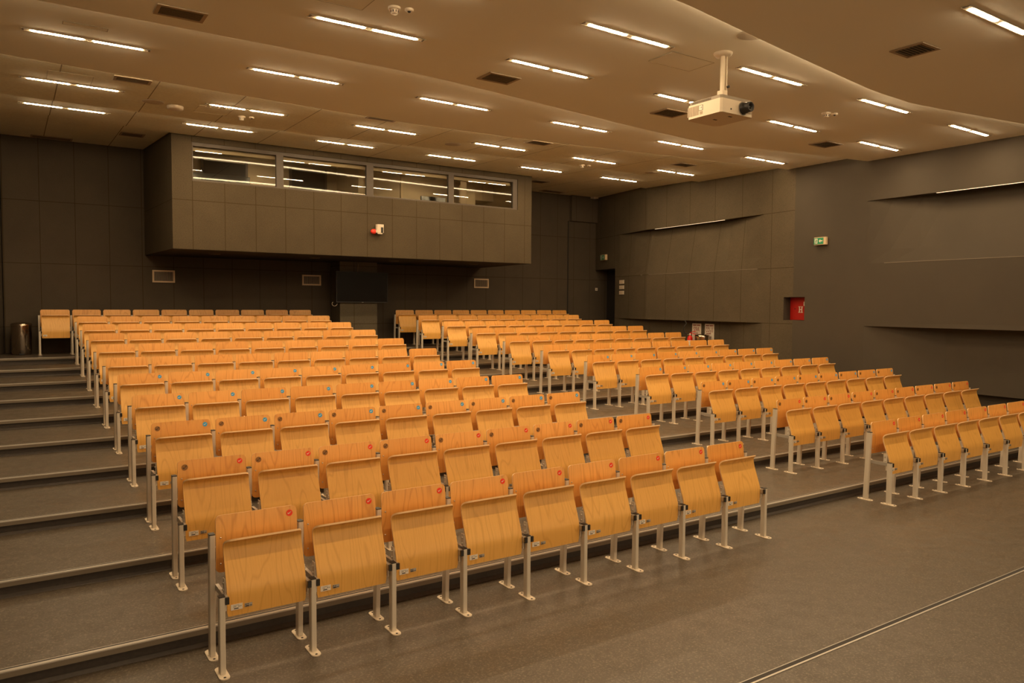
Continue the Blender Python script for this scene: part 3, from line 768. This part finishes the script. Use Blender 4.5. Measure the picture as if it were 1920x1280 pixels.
# ------------------------------------------------------------------ fittings on the right wall
def wall_frame(y, z, out=0.0, ang=None):
    # matrix whose local X runs along the wall (towards the back), local Y points into the wall, Z up
    dy = .2; a = math.atan2(wx(y+dy)-wx(y-dy), 2*dy)
    ux = Vector((-math.sin(a), -math.cos(a), 0)); uy = Vector((math.cos(a), -math.sin(a), 0)); uz = Vector((0, 0, 1))
    o = Vector((wx(y)-out, y, z))
    return Matrix(((ux.x, uy.x, uz.x, o.x), (ux.y, uy.y, uz.y, o.y), (ux.z, uy.z, uz.z, o.z), (0, 0, 0, 1)))
# fire hose cabinet (local X towards the stage = right in the picture)
e = empty('fire_hose_cabinet'); e.matrix_world = wall_frame(4.925, 1.805); tag(e, 'red fire hose cabinet with white letter H sunk in the right wall', 'fire cabinet')
b = MB(); hw = .258
b.add([(-hw, 0, 0), (-hw, .22, 0), (-hw, .22, .465), (-hw, 0, .465)], [(0, 1, 2, 3)]); b.add([(hw, 0, 0), (hw, .22, 0), (hw, .22, .465), (hw, 0, .465)], [(0, 1, 2, 3)])
b.add([(-hw, 0, 0), (hw, 0, 0), (hw, .22, 0), (-hw, .22, 0)], [(0, 1, 2, 3)]); b.add([(-hw, 0, .465), (hw, 0, .465), (hw, .22, .465), (-hw, .22, .465)], [(0, 1, 2, 3)])
b.add([(-hw, .22, 0), (hw, .22, 0), (hw, .22, .465), (-hw, .22, .465)], [(0, 1, 2, 3)])
b.build('recess_liner', M['dark_paint'], e)
b = MB(); b.box(-.250, .250, .195, .215, .004, .46); dr = b.build('door', M['redpaint'], e)
b = MB(); hx = .012; hz = .150
for q in (-1, 1):
    b.box(hx+q*.029-.010, hx+q*.029+.010, .190, .196, hz, hz+.13); b.box(hx+q*.029-.021, hx+q*.029+.021, .190, .196, hz, hz+.018); b.box(hx+q*.029-.021, hx+q*.029+.021, .190, .196, hz+.112, hz+.13)
b.box(hx-.029, hx+.029, .190, .196, hz+.056, hz+.074)
b.build('letter', M['white'], dr)['label'] = 'white letter H'
b = MB(); b.box(.082, .15, .190, .196, .29, .375); b.build('paper_label', M['white'], dr)
b = MB(); b.lathe([(0, -.006), (.01, -.005), (.012, 0)], c=(-.13, .195, .23), n=12, axis='y'); b.build('lock', M['darkslot'], dr)
def exit_sign(y, z, w_, h_, label, arrow):
    e = empty('exit_sign'); e.matrix_world = wall_frame(y, z); tag(e, label, 'exit sign', 'green emergency exit signs')
    b = MB(); b.cbox(-w_/2, w_/2, -.07, 0, 0, h_, .012); body = b.build('case', M['ventcream'], e)
    b = MB(); x0, x1 = -w_/2+.004, w_/2*.62
    b.box(x0, x1, -.074, -.070, h_*.08, h_*.92, 0)
    def q(pts): b.add([(x0+(x1-x0)*a, -.0755, h_*(.08+.84*c)) for a, c in pts], [tuple(range(len(pts)))], 1)
    # running figure in a white doorway
    q([(.10, .12), (.40, .12), (.40, .88), (.10, .88)])
    def g_(pts): b.add([(x0+(x1-x0)*a, -.0765, h_*(.08+.84*c)) for a, c in pts], [tuple(range(len(pts)))], 0)
    g_([(.22, .72), (.29, .72), (.29, .84), (.22, .84)]); g_([(.18, .40), (.28, .40), (.31, .70), (.21, .70)])
    g_([(.12, .14), (.18, .14), (.26, .42), (.19, .42)]); g_([(.24, .36), (.37, .22), (.37, .30), (.28, .44)]); g_([(.28, .60), (.38, .48), (.38, .55), (.29, .68)])
    if arrow == 'left': q([(.52, .5), (.70, .78), (.70, .58), (.92, .58), (.92, .42), (.70, .42), (.70, .22)])
    else: q([(.72, .18), (.88, .5), (.78, .5), (.78, .82), (.66, .82), (.66, .5), (.56, .5)])
    b.build('pictogram', [M['green'], M['white']], body)
exit_sign(4.30, 3.275, .27, .145, 'green running man exit sign high on the smooth right wall', 'left')
exit_sign(11.90, 3.365, .33, .155, 'green exit sign above the rear corner door', 'down')
for i, z in enumerate((2.67, 2.525, 2.38)):
    e = empty('wall_plaque'); e.matrix_world = wall_frame(10.87, z, .012); tag(e, 'small cream notice plate beside the rear door, %s of three' % ('topmost', 'middle', 'lowest')[i], 'notice plate', 'notice plates beside the rear door')
    b = MB(); b.box(-.13, .13, -.012, 0, 0, .10, 0); b.build('plate', M['cream'], e)
    b = MB()
    for k in range(3): b.box(-.08, .06-.03*k, -.0135, -.012, .025+.022*k, .034+.022*k)
    b.build('print', M['ventcream'], e)
b = MB(); b.box(-.04, .04, -.012, 0, -.04, .04, 0); b.box(-.02, .02, -.016, -.012, -.02, .02, 1)
tag(b.build('wall_switch', [M['white'], M['greytag']], loc=(13.37, 12.5, 2.55)), 'small white wall switch left of the rear door', 'switch')

def text_part(s, size, m, parent, x, z, y, squeeze=1.0):
    cu = bpy.data.curves.new('lettering', 'FONT'); cu.body = s; cu.size = size; cu.align_x = 'CENTER'; cu.extrude = .0006
    t = bpy.data.objects.new('lettering', cu); link(t); bpy.context.view_layer.update()
    me = bpy.data.meshes.new_from_object(t.evaluated_get(bpy.context.evaluated_depsgraph_get())); bpy.data.objects.remove(t)
    me.materials.clear(); me.materials.append(m)
    o = link(bpy.data.objects.new('lettering', me)); o.parent = parent
    o.location = (x, y, z); o.rotation_euler = (math.pi/2, 0, 0); o.scale = (squeeze, 1, 1); return o
M['signred'] = mat('sign_red_print', (.30, .05, .03), .6)
def fire_sign(y, title, label):
    e = empty('fire_sign'); e.matrix_world = wall_frame(y, 1.225, -prot(y)); tag(e, label, 'sign', 'fire extinguisher signs')
    b = MB(); b.cbox(-.155, .155, -.008, 0, 0, .44, .004); pl = b.build('plate', M['white'], e)
    text_part(title, .155, M['signred'], pl, 0, .245, -.009, .82 if len(title) < 4 else .56)
    b = MB(); b.box(-.12, -.01, -.0095, -.008, .385, .405); b.box(.01, .12, -.0095, -.008, .385, .405); b.box(-.10, .05, -.0095, -.008, .20, .216)
    for k in range(3): b.box(-.11, .08-.04*(k % 2), -.0095, -.008, .05+.04*k, .058+.04*k)
    b.build('small_print', M['signred'], pl)
fire_sign(7.95, 'S9A', 'white sign reading S9A behind the red fire extinguisher')
fire_sign(7.52, 'CO\u2082-5', 'white sign reading CO2-5 above the right steel bin')
# fire extinguisher
zf = 6*H+.0
e = empty('fire_extinguisher', (12.44, 7.93, 7*H-.0), 0, 'red fire extinguisher standing by the right wall behind the seats', 'fire extinguisher')
e.location.z = 7*H
b = MB(); b.lathe([(0, 0), (.060, 0), (.065, .01), (.065, .53), (.058, .57), (.040, .60), (.022, .61), (.022, .62)], n=28); b.build('tank', M['redgloss'], e)
b = MB(); b.lathe([(.0655, .30), (.0655, .50)], n=28); b.build('tank_label', M['white'], e)
b = MB(); b.lathe([(.024, .62), (.024, .655), (.015, .66), (0, .66)], n=16); b.box(-.07, -.02, -.012, .012, .63, .645); b.build('valve', M['screw'], e)
b = MB(); b.tube([(-.01, 0, .665), (.04, -.04, .70), (.09, -.11, .715)], .008); b.tube([(0, 0, .65), (.045, -.045, .655), (.09, -.10, .635)], .008); b.build('handle', M['redgloss'], e)
b = MB(); b.tube([(-.05, .0, .64), (-.10, .06, .66), (-.13, .09, .75), (-.11, .08, .83), (-.07, .05, .90), (-.10, .08, .97)], .012); b.build('hose', M['black'], e)

# ------------------------------------------------------------------ steel bins
def bin_(x, y, z, r, h, label):
    e = empty('waste_bin', (x, y, z), 0, label, 'bin', 'polished steel waste bins')
    b = MB(); b.lathe([(0, 0), (r*.93, 0), (r*.93, .03), (r, .04), (r, h-.06)], n=40); b.build('body', M['chrome'], e)
    b = MB(); b.lathe([(r*1.03, h-.06), (r*1.03, h-.03), (r*.95, h-.015), (r*.6, h), (0, h+.01)], n=40); b.build('lid', M['chrome'], e)
    b = MB(); b.box(-.04, .04, -r-.05, -r*.9, .01, .03); b.build('pedal', M['black'], e)
bin_(-.80, 12.15, 10*H, .165, .60, 'tall polished steel bin against the back wall at far left')
bin_(12.46, 7.57, 7*H, .165, .655, 'polished steel bin by the right wall under the CO2 sign')

# ------------------------------------------------------------------ wall light slots
for y0, y1, lb in ((6.9, 9.3, 'under the upper fold of the rear right wall'), (-3.0, 2.1, 'under the upper fold of the smooth right wall')):
    ys = [y0+(y1-y0)*i/8 for i in range(9)]; b = MB()
    for a, c in zip(ys[:-1], ys[1:]):
        vs = []
        for y in (a, c):
            x = wx(y); vs += [(x+.003, y, 4.006), (x+.016, y, 4.006), (x+.016, y, 3.999), (x+.003, y, 3.999)]
        b.add(vs, [(0, 1, 5, 4), (1, 2, 6, 5), (2, 3, 7, 6), (3, 0, 4, 7)])
    tag(b.build('wall_light_strip', M['wallled']), 'thin warm light line '+lb, 'light', 'light lines under the wall folds')
